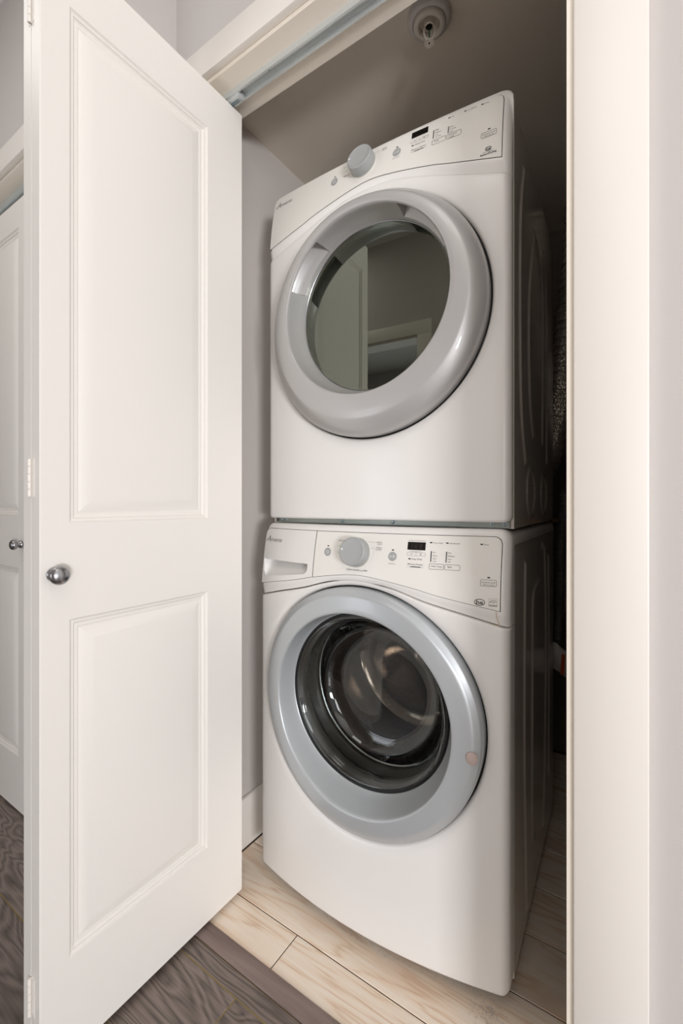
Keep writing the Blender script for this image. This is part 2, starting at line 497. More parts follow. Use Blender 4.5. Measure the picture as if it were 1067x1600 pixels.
def hinge(parent, x, y, zc):
    b = MB(); h = 0.07
    for k in range(5):
        z = zc - h / 2 + k * h / 5
        b.lathe([(0, 0.0), (0.0028, 0.0), (0.0032, 0.0004), (0.0032, h / 5 - 0.0011), (0.0028, h / 5 - 0.0007), (0, h / 5 - 0.0007)], (x, y, z), 'z', 14)
    b.box(x - 0.010, x + 0.012, y + 0.0030, y + 0.0038, zc - h / 2, zc + h / 2)
    b.box(x - 0.0008, x + 0.0008, y, y + 0.02, zc - h / 2, zc + h / 2)
    return b.build('hinge', M_trim, parent, smooth=35)


XF = -0.9031; YN = 0.3687; LW = 0.497
d1 = bpy.data.objects.new('door_1', None); COL.objects.link(d1); structure(d1)
la = leaf(d1, LW, 2.124, 0.012, 0.051, 0.118, lambda a, n, z: (XF + n, YN + a, z))
X2 = XF - DT * 2 - 0.003
lb = leaf(d1, LW, 2.124, 0.012, 0.051, 0.118, lambda a, n, z: (X2 - n, YN + a, z))
door_knob(la, (XF, 0.3908, 0.939), (1, 0, 0))
for zc in (1.995, 1.118, 0.157): hinge(d1, XF - DT - 0.001, YN - 0.0036, zc)
for x in (XF - DT / 2, X2 + DT / 2):
    b = MB(); b.lathe([(0, 0), (0.005, 0), (0.005, 0.03), (0, 0.03)], (x, 0.83, 2.134), 'z', 12); b.build('pivot_pin', M_zinc, d1)

d2 = bpy.data.objects.new('door_2', None); COL.objects.link(d2); structure(d2)
YD = 0.658
lc = leaf(d2, 0.500, 2.105, 0.012, 0.118, 0.051, lambda a, n, z: (-2.222 + a, YD - n, z))
ld = leaf(d2, 0.500, 2.105, 0.012, 0.051, 0.118, lambda a, n, z: (-1.718 + a, YD - n, z))
door_knob(lc, (-1.741, YD, 0.932), (0, -1, 0))


# bifold track under the header
def rail(x0, x1, yc, name, label):
    t = thing(name, label, 'track', ((x0 + x1) / 2, yc, ZS))
    L2 = (x1 - x0) / 2; hw = 0.0155; d = 0.015
    pr = [(-hw, 0), (-hw, -d), (-hw + 0.005, -d), (-hw + 0.005, -d + 0.0015), (-hw + 0.0015, -d + 0.0015), (-hw + 0.0015, -0.0015),
          (hw - 0.0015, -0.0015), (hw - 0.0015, -d + 0.0015), (hw - 0.005, -d + 0.0015), (hw - 0.005, -d), (hw, -d), (hw, 0)]
    b = MB(); b.grid([[(x, y, z) for y, z in pr] for x in (-L2, L2)], True); b.build('channel', M_alu, t, smooth=0)
    return t


tr = rail(-0.984, -0.092, 0.829, 'door_track', 'white metal sliding door track under the laundry closet header')
for xw in (-0.769, -0.42):
    b = MB(); b.lathe([(0, -0.004), (0.003, -0.0045), (0.0045, -0.003), (0.0045, -0.0015)], (xw + 0.538, -0.004, 0), 'z', 14); b.build('screw', M_black, tr)
b = bbox('guide_block', M_alu, tr, -0.912 + 0.538, -0.868 + 0.538, -0.0115, 0.0115, -0.022, -0.004, bev=0.002)
c = MB()
for k in range(9):
    x = -0.908 + 0.538 + k * 0.0036
    c.lathe([(0.003, 0), (0.0046, 0.0006), (0.0046, 0.0014), (0.003, 0.002)], (x, 0, -0.0225), 'x', 14)
c.build('adjusting_spring', M_screw, b)
rail(LL + 0.002, LR - 0.002, 0.675, 'door_track', 'white metal sliding door track over the neighbouring closet door')

# ------------------------------------------------------------------ machines
MX, MY, MR = -0.568, 0.981, math.radians(1.5)
FONT_CACHE = {}
DG = None


def text_mesh(s, shear=0.0, bold=0.0):
    key = (s, shear, bold)
    if key not in FONT_CACHE:
        cu = bpy.data.curves.new('t', 'FONT'); cu.body = s; cu.shear = shear; cu.offset = bold; cu.resolution_u = 2
        o = bpy.data.objects.new('t', cu); COL.objects.link(o)
        dg = bpy.context.evaluated_depsgraph_get(); dg.update()
        me = bpy.data.meshes.new_from_object(o.evaluated_get(dg))
        vs = [tuple(v.co) for v in me.vertices]; fs = [tuple(p.vertices) for p in me.polygons]
        bpy.data.objects.remove(o); bpy.data.meshes.remove(me); bpy.data.curves.remove(cu)
        FONT_CACHE[key] = (vs, fs)
    return FONT_CACHE[key]


class Face:
    """front surface of one machine: bowed sideways, console leaning back above z0"""
    def __init__(s, base, b, hw, z0): s.base, s.b, s.hw, s.z0 = base, b, hw, z0

    def low(s, x): return s.base - s.b * (1 - min(1, abs(x / s.hw)) ** 2)

    def lean(s, z):
        d = max(z - s.z0, -0.03)
        return 0.05 * d + (0.6 * d * d if d > 0 else 0)

    def y(s, x, z): return s.low(x) + s.lean(z)

    def p(s, x, z, out=0.0): return (x, s.y(x, z) - out, z)


class Printer:
    def __init__(s, F, out): s.F, s.out, s.mb = F, out, {}

    def m(s, k): return s.mb.setdefault(k, MB())

    def text(s, t, x0, x1, z, k='g', shear=0.0, bold=0.0, h=None, z1=None):
        """text spanning x0..x1, centred on height z"""
        vs, fs = text_mesh(t, shear, bold)
        a0 = min(v[0] for v in vs); a1 = max(v[0] for v in vs); b0 = min(v[1] for v in vs); b1 = max(v[1] for v in vs)
        sx = (x1 - x0) / (a1 - a0); sy = sx if h is None else h / (b1 - b0)
        m = s.m(k); base = len(m.v)
        for v in vs:
            x = x0 + (v[0] - a0) * sx; zz = z + (v[1] - (b0 + b1) / 2) * sy
            m.v.append(s.F.p(x, zz, s.out))
        for f in fs: m.f.append(tuple(base + i for i in f))

    def rect(s, x0, x1, z0, z1, k='g', out=None, n=3):
        o = s.out if out is None else out
        s.m(k).grid([[s.F.p(x0 + (x1 - x0) * i / n, z, o) for i in range(n + 1)] for z in (z0, z1)])

    def disc(s, x, z, r, k, out=None, rz=None, n=28):
        o = s.out if out is None else out
        rz = rz or r
        s.m(k).poly([s.F.p(x + r * math.cos(2 * PI * i / n), z + rz * math.sin(2 * PI * i / n), o) for i in range(n)])

    def line(s, pts, wd, k, closed=False):
        m = s.m(k); n = len(pts)
        P = [Vector((x, z)) for x, z in pts]
        L, R = [], []
        for i in range(n):
            a = P[i - 1] if (closed or i) else P[i]; c = P[(i + 1) % n] if (closed or i < n - 1) else P[i]
            d = (c - a).normalized(); nn = Vector((-d.y, d.x)) * (wd / 2)
            L.append(s.F.p(*(P[i] + nn), s.out)); R.append(s.F.p(*(P[i] - nn), s.out))
        m.grid([L, R], closed)

    def rrect(s, x0, x1, z0, z1, r, wd, k):
        pts = []
        for cx, cz, a0 in ((x1 - r, z1 - r, 0), (x0 + r, z1 - r, 90), (x0 + r, z0 + r, 180), (x1 - r, z0 + r, 270)):
            for i in range(5):
                a = math.radians(a0 + i * 22.5); pts.append((cx + r * math.cos(a), cz + r * math.sin(a)))
        s.line(pts, wd, k, True)

    def ring(s, x, z, r, wd, k, rz=None, n=36, a0=0, a1=360):
        rz = rz or r
        full = abs(a1 - a0) >= 360
        pts = [(x + r * math.cos(math.radians(a0 + (a1 - a0) * i / n)), z + rz * math.sin(math.radians(a0 + (a1 - a0) * i / n))) for i in range(n if full else n + 1)]
        s.line(pts, wd, k, full)

    def build(s, parent, names):
        for k, m in s.mb.items():
            nm, ma, lab = names[k]
            o = m.build(nm, ma, parent, smooth=0, fix=False)
            if lab: o['label'] = lab
            if nm not in ('display', 'button_disc'): o['kind'] = 'stuff'


def shell(F, hw, zlo, zhi, r=0.018, rt=0.008, rb=0.008, ret=0.031, cut=None, extra=None, nx=96, nz=96, zret=0.02, hole=None):
    """front panel skin with rounded sides, top and bottom edges"""
    cols = [(-hw, None)]
    for k in range(7):
        a = PI / 2 * (1 - k / 6); cols.append((-(hw - r) - r * math.sin(a), r * (1 - math.cos(a))))
    inner = [-(hw - r) + 2 * (hw - r) * i / nx for i in range(1, nx)]
    cols += [(x, 0.0) for x in inner]
    for k in range(7):
        a = PI / 2 * k / 6; cols.append(((hw - r) + r * math.sin(a), r * (1 - math.cos(a))))
    cols.append((hw, None))
    grid = []
    for x, e in cols:
        z0, z1 = zlo(x), zhi(x)
        H = z1 - z0
        col = []
        rr = min(rt, H / 3); rl = min(rb, H / 3)
        ts = [(z0, rl, zret)] + [(z0 + rl * (1 - math.cos(PI / 2 * k / 4)), rl * (1 - math.sin(PI / 2 * k / 4)), 0) for k in range(5)]
        zz0, zz1 = z0 + rl, z1 - rr
        ts += [(zz0 + (zz1 - zz0) * k / nz, 0.0, 0) for k in range(1, nz)]
        ts += [(z1 - rr * (1 - math.cos(PI / 2 * (4 - k) / 4)), rr * (1 - math.sin(PI / 2 * (4 - k) / 4)), 0) for k in range(5)] + [(z1, rr, zret)]
        for z, ex, back in ts:
            zc = min(max(z, z0 + rl), z1 - rr)
            y = F.y(x, z) + ex + back + (extra(x, z) if extra else 0)
            if e is None: y = max(ret, y)
            else: y = min(y + e, max(ret, y))
            col.append((x, y, z))
        grid.append(col)
    b = MB(); b.grid(grid)
    if hole:
        hc, hr = hole
        for i, v in enumerate(b.v):
            r_ = math.hypot(v[0], v[2] - hc)
            if -0.006 < r_ - hr < 0.0012 and r_ > 0:
                q = hr / r_; x, z = v[0] * q, hc + (v[2] - hc) * q
                b.v[i] = (x, F.y(x, z) + extra(x, z), z)
        cut = lambda x, z: math.hypot(x, z - hc) < hr
    if cut:
        keep = []
        for f in b.f:
            cx = sum(b.v[i][0] for i in f) / 4; cz = sum(b.v[i][2] for i in f) / 4
            if not cut(cx, cz): keep.append(f)
        b.f = keep
    return b


def ring_mesh(F, rows, n=128, pocket=None):
    S0 = F.low(0)
    if pocket:
        angs = []
        for k in range(n): angs.append(360 * k / n)
        for a0, a1 in pocket: angs += [a0 - 0.01, a0 + 0.7, a1 - 0.7, a1 + 0.01]
        angs = sorted(set(angs))
    else: angs = [360 * k / n for k in range(n)]
    g = []
    for row in rows:
        r, cz, h, k = row[:4]; pk = row[4] if len(row) > 4 else 0
        L = []
        for a in angs:
            rr = r
            if pk and pocket:
                for a0, a1 in pocket:
                    if a0 + 0.35 < a < a1 - 0.35: rr = r + pk
            c, s_ = math.cos(math.radians(a)), math.sin(math.radians(a))
            x = rr * c
            L.append((x, k * F.low(x) + (1 - k) * S0 - h, cz + rr * s_))
        g.append(L)
    b = MB(); b.grid(g, True)
    return b


def surround(F, parent, cz, R, extra):
    g = []
    for r, inn in ((R + 0.0125, -0.00015), (R + 0.008, -0.0004), (R + 0.004, -0.0005), (R + 0.0015, 0.0), (R + 0.0002, 0.002), (R - 0.0003, 0.006), (R - 0.0003, 0.016)):
        row = []
        for k in range(160):
            a = 2 * PI * k / 160; x = r * math.cos(a); z = cz + r * math.sin(a)
            row.append((x, F.y(x, z) + extra(x, z) + inn, z))
        g.append(row)
    b = MB(); b.grid(g, True)
    return b.build('door_surround', M_enam, parent, smooth=60)


def side_panel(x, y0, y1, z0, z1, ribs, parent, circles=()):
    ny, nz = 150, 150
    segs = []
    for pl in ribs:
        P = []
        n = len(pl)
        for i in range(n - 1):
            p0 = pl[max(i - 1, 0)]; p1 = pl[i]; p2 = pl[i + 1]; p3 = pl[min(i + 2, n - 1)]
            for k in range(6):
                t = k / 6
                P.append(tuple(0.5 * (2 * p1[j] + (p2[j] - p0[j]) * t + (2 * p0[j] - 5 * p1[j] + 4 * p2[j] - p3[j]) * t * t + (3 * p1[j] - p0[j] - 3 * p2[j] + p3[j]) * t ** 3) for j in (0, 1)))
        P.append(pl[-1]); segs += list(zip(P, P[1:]))
    def h(y, z):
        m = 0
        for (a, b_), (c, d) in segs:
            if min(b_, d) - 0.03 > z or max(b_, d) + 0.03 < z or min(a, c) - 0.03 > y or max(a, c) + 0.03 < y: continue
            dx, dz = c - a, d - b_; L = dx * dx + dz * dz
            t = max(0, min(1, ((y - a) * dx + (z - b_) * dz) / L)) if L else 0
            q = ((y - a - t * dx) ** 2 + (z - b_ - t * dz) ** 2) / 0.0065 ** 2
            m = max(m, math.exp(-q))
        for cy, cz, r in circles:
            q = (math.hypot(y - cy, z - cz) - r) ** 2 / 0.0045 ** 2
            m = max(m, 0.8 * math.exp(-q))
        return m * 0.0045
    rows = [[(x - 0.012, y0, z0 + (z1 - z0) * j / nz) for j in range(nz + 1)], [(x - 0.001, y0, z0 + (z1 - z0) * j / nz) for j in range(nz + 1)], [(x + 0.0008, y0 + 0.001, z0 + (z1 - z0) * j / nz) for j in range(nz + 1)], [(x, y0 + 0.004, z0 + (z1 - z0) * j / nz) for j in range(nz + 1)]]
    for i in range(1, ny + 1):
        y = y0 + 0.004 + (y1 - y0 - 0.004) * i / ny
        rows.append([(x + h(y, z0 + (z1 - z0) * j / nz), y, z0 + (z1 - z0) * j / nz) for j in range(nz + 1)])
    b = MB(); b.grid(rows)
    return b.build('side_panel', M_side, parent, smooth=50, fix=False)


def cabinet(parent, hw, y0, y1, z0, z1):
    t = 0.002
    return boxes('cabinet', M_side, [(-hw, -hw + t, y0, y1, z0, z1), (hw - 0.012 - t, hw - 0.012, y0, y1 - 0.001, z0, z1), (-hw, hw, y1 - t, y1, z0, z1), (-hw, hw - 0.013, y0, y1, z0, z0 + t), (-hw, hw - 0.013, y0, y1, z1 - t, z1)], parent)


def plate(F, x0, x1, zlo, zhi, out, tl=0, tr_=0, n=60, holes=None, inset=0.0):
    """control-panel plate, curved with the console; tl/tr_ top corner radii; holes = (x0,x1,zb(x),zt)"""
    def top(x):
        z = zhi
        if tl and x < x0 + tl: d = tl - (x - x0); z -= tl - math.sqrt(max(0, tl * tl - d * d))
        if tr_ and x > x1 - tr_: d = tr_ - (x1 - x); z -= tr_ - math.sqrt(max(0, tr_ * tr_ - d * d))
        return z
    xs = sorted(set([x0 + (x1 - x0) * i / n for i in range(n + 1)] + [x0 + tl * k / 8 for k in range(9) if tl] + [x1 - tr_ * k / 8 for k in range(9) if tr_] + ([holes[0], holes[1]] + [holes[0] + 0.016 * k / 8 for k in range(9)] + [holes[1] - 0.016 * k / 8 for k in range(9)] if holes else [])))
    b = MB()
    def strip(xa, lo, hi, nz=8):
        b.grid([[F.p(x, lo(x) + (hi(x) - lo(x)) * j / nz, out) for j in range(nz + 1)] for x in xa])
    if holes:
        h0, h1, zb, zt = holes
        strip([x for x in xs if x <= h0 + 1e-9], zlo, top)
        strip([x for x in xs if x >= h1 - 1e-9], zlo, top)
        mid = [x for x in xs if h0 - 1e-9 <= x <= h1 + 1e-9]
        strip(mid, zlo, zb, 4); strip(mid, lambda x: zt, top, 5)
    else:
        strip(xs, zlo, top, 14)
    # thickness all round
    NE = 8 if holes else 14
    edge = [(x, zlo(x)) for x in xs] + [(x1, zlo(x1) + (top(x1) - zlo(x1)) * k / NE) for k in range(1, NE)] + [(x, top(x)) for x in reversed(xs)] + [(x0, top(x0) + (zlo(x0) - top(x0)) * k / NE) for k in range(1, NE)]
    b.grid([[F.p(x, z, out) for x, z in edge], [F.p(x, z, -0.002) for x, z in edge]], True)
    return b


def dial(F, parent, x, z, R=0.0355):
    n = (F.y(x, z + 0.01) - F.y(x, z - 0.01)) / 0.02     # lean
    k = bpy.data.objects.new('dial_holder', None)
    pr = [(R * 0.97, -0.001), (R * 0.985, 0.004), (R * 1.0, 0.005), (R * 0.985, 0.022), (R * 0.955, 0.0265), (R * 0.89, 0.028), (R * 0.84, 0.0272), (R * 0.5, 0.0268), (0.0, 0.0268)]
    tilt = Matrix.Rotation(-math.atan(n), 4, 'X')
    def place(bm_):
        o0 = Vector(F.p(x, z, 0.0012))
        bm_.v = [tuple(tilt @ Vector(v) + o0) for v in bm_.v]; return bm_
    b = MB(); b.lathe([(r, -h) for r, h in pr], (0, 0, 0), 'y', 56)
    o = place(b).build('dial', M_knob, parent, smooth=40); o['label'] = 'round grey selector dial'
    c = MB(); c.lathe([(R * 1.0, -0.0002), (R * 1.03, -0.0008), (R * 1.06, -0.001), (R * 1.085, -0.0006), (R * 1.1, 0.001)], (0, 0, 0), 'y', 56)
    c.lathe([(0, -0.0016), (R * 0.98, -0.0016), (R * 0.98, 0.0)], (0, 0, 0), 'y', 40)
    place(c).build('dial_seat', M_black if False else M_plate, o, smooth=40)
    d = MB(); d.lathe([(R * 0.96, -0.0005), (R * 0.96, -0.0055)], (0, 0, 0), 'y', 40); place(d).build('dial_gap', M_black, o)
    e = MB()
    e.lathe([(0, -0.0004), (0.0022, -0.0003), (0.0026, 0.0)], (-R * 0.78, -0.0274, 0.004), 'y', 14)
    place(e).build('pointer_dot', M_white, o)
    return o


PN = {'g': ('printed_lettering', M_print, 'small grey printed lettering'), 'l': ('printed_lines', M_printl, None), 'd': ('indicator_marks', M_printd, None), 'n': ('green_lettering', M_green, 'pale green printed lettering'),
      'b0': ('button_disc', M_btn, None), 'b1': ('button_disc', M_btn, None), 'w': ('button_icon', M_white, None), 'o': ('brand_lettering', M_printl, 'grey brand lettering'), 's': ('display_digits', M_seg, None)}


def icons(P, pl, pw, r=0.0105):
    x, z = pl
    P.disc(x, z, r, 'b%d' % len([k for k in P.mb if k[0] == 'b'])); P.out += 0.0003
    P.line([(x - 0.0058, z + 0.0034), (x - 0.0058, z - 0.0034), (x - 0.0012, z)], 0.0011, 'w', True)
    P.rect(x + 0.0012, x + 0.0022, z - 0.0036, z + 0.0036, 'w'); P.rect(x + 0.0042, x + 0.0052, z - 0.0036, z + 0.0036, 'w')
    P.out -= 0.0003
    x, z = pw
    P.disc(x, z, r, 'b%d' % len([k for k in P.mb if k[0] == 'b'])); P.out += 0.0003
    P.ring(x, z, 0.0038, 0.0008, 'w', n=20, a0=120, a1=420); P.rect(x - 0.0004, x + 0.0004, z + 0.0008, z + 0.0052, 'w')
    P.out -= 0.0003


def amana(P, x0, x1, z, hA):
    """script brand name: tall swash capital and slanted lower-case letters"""
    w_ = x1 - x0
    P.text('A', x0, x0 + w_ * 0.27, z + hA * 0.10, 'o', shear=0.38, bold=0.008, h=hA)
    P.line([(x0 - w_ * 0.02, z - hA * 0.32), (x0 + w_ * 0.02, z - hA * 0.12), (x0 + w_ * 0.14, z - hA * 0.02), (x0 + w_ * 0.30, z - hA * 0.02)], 0.0010, 'o')
    P.text('mana', x0 + w_ * 0.27, x1, z - hA * 0.14, 'o', shear=0.32, bold=0.01, h=hA * 0.48)


def led(P, x, z): P.rect(x - 0.0026, x + 0.0026, z - 0.0013, z + 0.0013, 'd')


def he_logo(P, x, z, rx, rz):
    P.ring(x, z, rx, 0.0012, 'd', rz=rz); P.ring(x + rx * 0.05, z - rz * 0.07, rx * 0.93, 0.0009, 'd', rz=rz * 0.93, a0=200, a1=340)
    P.text('he', x - rx * 0.62, x + rx * 0.7, z, 'd', bold=0.015, h=rz * 1.35)


# ============================== washing machine
WASH = thing('washing_machine', 'white front load washing machine with pale silver door, under the dryer', 'washing machine', (MX, MY, 0), MR)
F = Face(-0.025, 0.045, 0.345, 0.83)
HW = 0.345
seamW = [(0, 0.8775), (0.08, 0.873), (0.17, 0.848), (0.255, 0.8285), (0.345, 0.8065)]
lineW = [(0, 0.8975), (0.045, 0.8945), (0.135, 0.8805), (0.2, 0.8665), (0.335, 0.843)]
sW = lambda x: smooth_tab(seamW, x)
lW = lambda x: smooth_tab(lineW, x)
CZ = 0.5695


def corner(z, hw, R, sgn):
    def f(x):
        d = abs(x) - (hw - R)
        return z + (sgn * (R - math.sqrt(max(0, R * R - d * d))) if d > 0 else 0)
    return f


def moat(cz, R, depth):
    def f(x, z):
        r = math.hypot(x, z - cz)
        if r > R + 0.034: return 0
        t = max(0, (R + 0.034 - r) / 0.034)
        return depth * (1 - math.sqrt(max(0, 1 - min(1, t) ** 2.4)))
    return f


lo = shell(F, HW, corner(0.037, HW, 0.014, 1), lambda x: sW(x) - 0.0012, rt=0.0045, rb=0.006, hole=(CZ, 0.3005), extra=moat(CZ, 0.3005, 0.015), nx=122, nz=132)
fp = lo.build('front_panel', M_enam, WASH, smooth=60)
fp['label'] = 'glossy white bowed front panel'


def cons_extra(line, seam):
    def f(x, z):
        t = (line(x) - z) / max(1e-4, line(x) - seam(x))
        return 0.007 * sm(0.1, 1.0, t) if t > 0 else 0
    return f


cut0, cut1, cutT = -0.3305, -0.1545, 0.9117
def cutB(x):
    z = 0.8615 + (x + 0.3305) / 0.176 * 0.0245
    d = min(x - cut0, cut1 - x)
    r = 0.016
    return z + (r - math.sqrt(max(0, r * r - (r - d) ** 2)) if d < r else 0)
up = shell(F, HW, lambda x: sW(x) + 0.0012, corner(1.0145, HW, 0.026, -1), rt=0.010, rb=0.003, ret=0.031, cut=lambda x, z: cut0 - 0.004 < x < cut1 + 0.004 and cutB(min(max(x, cut0), cut1)) - 0.004 < z < cutT + 0.004, extra=cons_extra(lW, sW), nx=110, nz=40)
con = up.build('console', M_enam, WASH, smooth=60)
plate(F, -0.1345, 0.3285, lambda x: lW(x) - 0.0011, 0.9995, 0.0004, tr_=0.017).build('panel_joint', M_joint, con, smooth=50)
cp = plate(F, -0.1331, 0.3271, lW, 0.9983, 0.0014, tr_=0.016).build('control_panel', M_plate, WASH, smooth=50)
cp['label'] = 'off-white washer control panel with printed legends'
plate(F, -0.3395, -0.1345, lambda x: lW(x) - 0.0011, 0.9995, 0.0004, tl=0.017, holes=(cut0, cut1, cutB, cutT)).build('panel_joint', M_joint, con, smooth=50)
dr = plate(F, -0.3382, -0.1357, lW, 0.9983, 0.0014, tl=0.016, holes=(cut0, cut1, cutB, cutT)).build('drawer', M_enam, WASH, smooth=50)
dr['label'] = 'detergent drawer with a scooped handle'
sc_ = MB(); g = []
for i in range(41):
    x = cut0 + (cut1 - cut0) * i / 40
    d = min(x - cut0, cut1 - x); k = 1 - math.exp(-d / 0.006)
    col = []
    for j in range(13):
        s = j / 12
        z = cutB(x) + (cutT - 0.0003 + 0.012 * k - cutB(x)) * s
        dep = 0.026 * k * math.sin(PI / 2 * s) ** 0.8
        col.append((x, F.y(x, cutB(x)) - 0.0014 + dep + 0.006 * s * k, z))
    g.append(col)
sc_.grid(g); sc_.build('handle_recess', M_enam, dr, smooth=60)
P = Printer(F, 0.0020)
amana(P, -0.333, -0.264, 0.9685, 0.0165)
P.build(dr, PN)
P = Printer(F, 0.0020)
P.text('Estimated Time Remaining', 0.1275, 0.1665, 0.9848, 'l')
P.rrect(0.1262, 0.1687, 0.9515, 0.9588, 0.002, 0.0006, 'l'); P.rect(0.1470, 0.1476, 0.9515, 0.9588, 'l')
P.rect(0.134, 0.139, 0.9549, 0.9556, 'd'); P.rect(0.1555, 0.1605, 0.9549, 0.9556, 'd'); P.rect(0.1577, 0.1584, 0.9528, 0.9577, 'd')
P.text('Press Delay Hours', 0.1344, 0.159, 0.9610, 'l')
led(P, 0.1327, 0.9441); P.text('Delay Wash', 0.1374, 0.1618, 0.9436)
P.text('Efficiency Monitor', 0.1289, 0.165, 0.9318)
P.rect(0.1277, 0.166, 0.9261, 0.9267, 'l'); P.rect(0.1364, 0.159, 0.9256, 0.9275, 'd')
for x, z, t, a, c in ((0.1795, 0.9822, 'Door Locked', 0.1843, 0.2053), (0.2153, 0.9823, 'Add Garment', 0.22, 0.2424), (0.2871, 0.982, 'Done', 0.2919, 0.3012)):
    led(P, x, z); P.text(t, a, c, z - 0.0003)
for bx_, labs in ((0.1815, (('Hot', .1848, .1909, .9609), ('Warm', .1849, .1949, .9538), ('Cool', .1854, .193, .9474), ('Cold', .1858, .1934, .9413))), (0.2151, (('Fast', .218, .2253, .961), ('Medium', .2184, .2328, .9543), ('Slow', .2188, .2267, .9476), ('Off', .2192, .2245, .9415)))):
    P.rect(bx_ - 0.001, bx_ + 0.001, 0.9399, 0.9635, 'd')
    for t, a, c, z in labs: P.text(t, a, c, z)
P.rrect(0.1788, 0.2105, 0.9241, 0.9358, 0.0025, 0.0007, 'g'); P.text('Wash Temp', 0.1827, 0.2067, 0.9300)
P.rrect(0.2127, 0.2449, 0.9243, 0.9356, 0.0025, 0.0007, 'g'); P.text('Spin', 0.2187, 0.228, 0.9304)
led(P, 0.3042, 0.9128); P.rrect(0.2882, 0.3195, 0.8948, 0.908, 0.0025, 0.0007, 'g')
P.text('Control Lock', 0.2902, 0.3174, 0.9028); P.text('Hold 3 Seconds', 0.2935, 0.315, 0.8978)
he_logo(P, 0.2874, 0.8604, 0.0102, 0.0064)
P.rrect(0.306, 0.3219, 0.8536, 0.8692, 0.0004, 0.0005, 'l'); P.rect(0.306, 0.3219, 0.8536, 0.8568, 'l')
P.ring(0.3145, 0.8617, 0.0062, 0.0007, 'g', rz=0.0042, a0=10, a1=190, n=16); P.text('energy', 0.3072, 0.3188, 0.8618, 'g', shear=0.4); P.text('ENERGY STAR', 0.3068, 0.3211, 0.8552, 'w')
icons(P, (0.0911, 0.9472), (-0.0908, 0.9474)); led(P, 0.0911, 0.9618); led(P, -0.0906, 0.9626)
P.text('Start/Pause', 0.0827, 0.1003, 0.9306, 'l')
P.text('NORMAL', -0.0084, 0.0113, 0.9860, 'g', bold=0.01); P.text('DELICATES', -0.0595, -0.0345, 0.9777, 'l')
P.text('CASUAL', -0.0608, -0.0455, 0.9638, 'n'); P.text('RAPID', -0.0599, -0.0472, 0.9484, 'n')
P.text('HEAVY', 0.048, 0.0621, 0.9776, 'l', bold=0.01); P.text('DUTY', 0.0505, 0.0626, 0.9731, 'l', bold=0.01)
P.text('DRAIN', 0.0481, 0.0625, 0.9652, 'l', bold=0.01); P.text('& SPIN', 0.048, 0.062, 0.9606, 'l', bold=0.01)
P.line([(0.0169, 0.9779), (0.0461, 0.9774)], 0.0005, 'l'); P.line([(0.0304, 0.9633), (0.0448, 0.9633)], 0.0005, 'l')
P.text('CLEAN WASHER', -0.0286, 0.0081, 0.9092, 'g'); P.text('with', 0.0092, 0.0178, 0.9089, 'l'); P.text('affresh', 0.0186, 0.0290, 0.9098, 'd', shear=0.25, bold=0.02)
P.build(cp, PN)
P = Printer(F, 0.0022)
P.rrect(0.1267, 0.1673, 0.9649, 0.9815, 0.001, 0.001, 'd'); P.mb.clear()
P.rect(0.1262, 0.1678, 0.9644, 0.982, 'k'); P.build(cp, {'k': ('display', M_lcd, 'dark digital display')})
P = Printer(F, 0.0025)
P.text('18:8', 0.136, 0.161, 0.9732, 's', h=0.0105, shear=0.1); P.build(cp, PN)
dial(F, WASH, -0.003, 0.951)
ex_ = cons_extra(lW, sW); b = MB()
for wd, pts_ in ((0.0016, [(.3195, .843), (.3205, .836), (.3200, .831), (.3225, .824), (.3240, .816), (.3255, .8105)]), (0.0008, [(.3205, .833), (.3240, .8325), (.3265, .8315)]), (0.0012, [(.305, .8165), (.314, .8140), (.3225, .8118), (.3268, .8108)])):
    for (x0, z0), (x1, z1) in zip(pts_, pts_[1:]):
        q = [(x0 - wd / 2, z0 - wd / 4), (x0 + wd / 2, z0 + wd / 4), (x1 + wd / 2, z1 + wd / 4), (x1 - wd / 2, z1 - wd / 4)]
        b.poly([(x, F.y(x, z) + ex_(x, z) - 0.00035, z) for x, z in q])
o = b.build('rust_stain', M_stain, con, smooth=0, fix=False); o['kind'] = 'stuff'; o['label'] = 'thin tan rust stain at the lower right corner'

# door: ring, glass bowl, gasket, drum
KB = 0.68
rowsW = [(.2965, CZ, -.030, KB), (.2975, CZ, -.004, KB), (.2972, CZ, .001, KB), (.2955, CZ, .0042, KB), (.2925, CZ, .0062, KB), (.288, CZ, .0085, KB), (.2835, CZ, .0118, KB), (.2795, .571, .0140, KB), (.275, .571, .0152, KB), (.262, .570, .0168, KB), (.250, .5695, .018, KB), (.2430, .569, .0185, KB), (.2398, .569, .0180, KB * .97), (.2378, .569, .0163, KB * .94), (.2365, .5692, .0135, KB * .9), (.2350, .570, .008, .5), (.2312, .5728, -.008, .3), (.2262, .576, -.026, .12), (.2215, .578, -.041, 0), (.218, .578, -.0465, 0), (.2145, .578, -.0478, 0), (.213, .578, -.053, 0)]
door = ring_mesh(F, rowsW).build('door', M_ringw, WASH, smooth=45)
door['label'] = 'pale silver round door with a clear glass bowl'
b = ring_mesh(F, [(.318, CZ, -.022, 1), (.29, CZ, -.022, 1), (.255, CZ, -.03, .8)]); b.build('door_gap_shade', M_black, fp, smooth=40); surround(F, fp, CZ, 0.3005, moat(CZ, 0.3005, 0.015))  # black annulus paints the shade into the gap around the door
GC = (0, F.low(0) + 0.046, 0.578)
outp = [(.2155, .000), (.213, -.003), (.2085, -.0035), (.203, -.000), (.198, .008), (.192, .022), (.186, .045), (.178, .068), (.166, .086), (.150, .097), (.125, .102), (.08, .1035), (.04, .104), (0.0, .104)]
inp = [(0.0, .1105), (.04, .1105), (.08, .110), (.128, .109), (.155, .1045), (.173, .093), (.185, .073), (.193, .048), (.199, .026), (.205, .014), (.211, .008), (.2155, .005), (.2155, .000)]
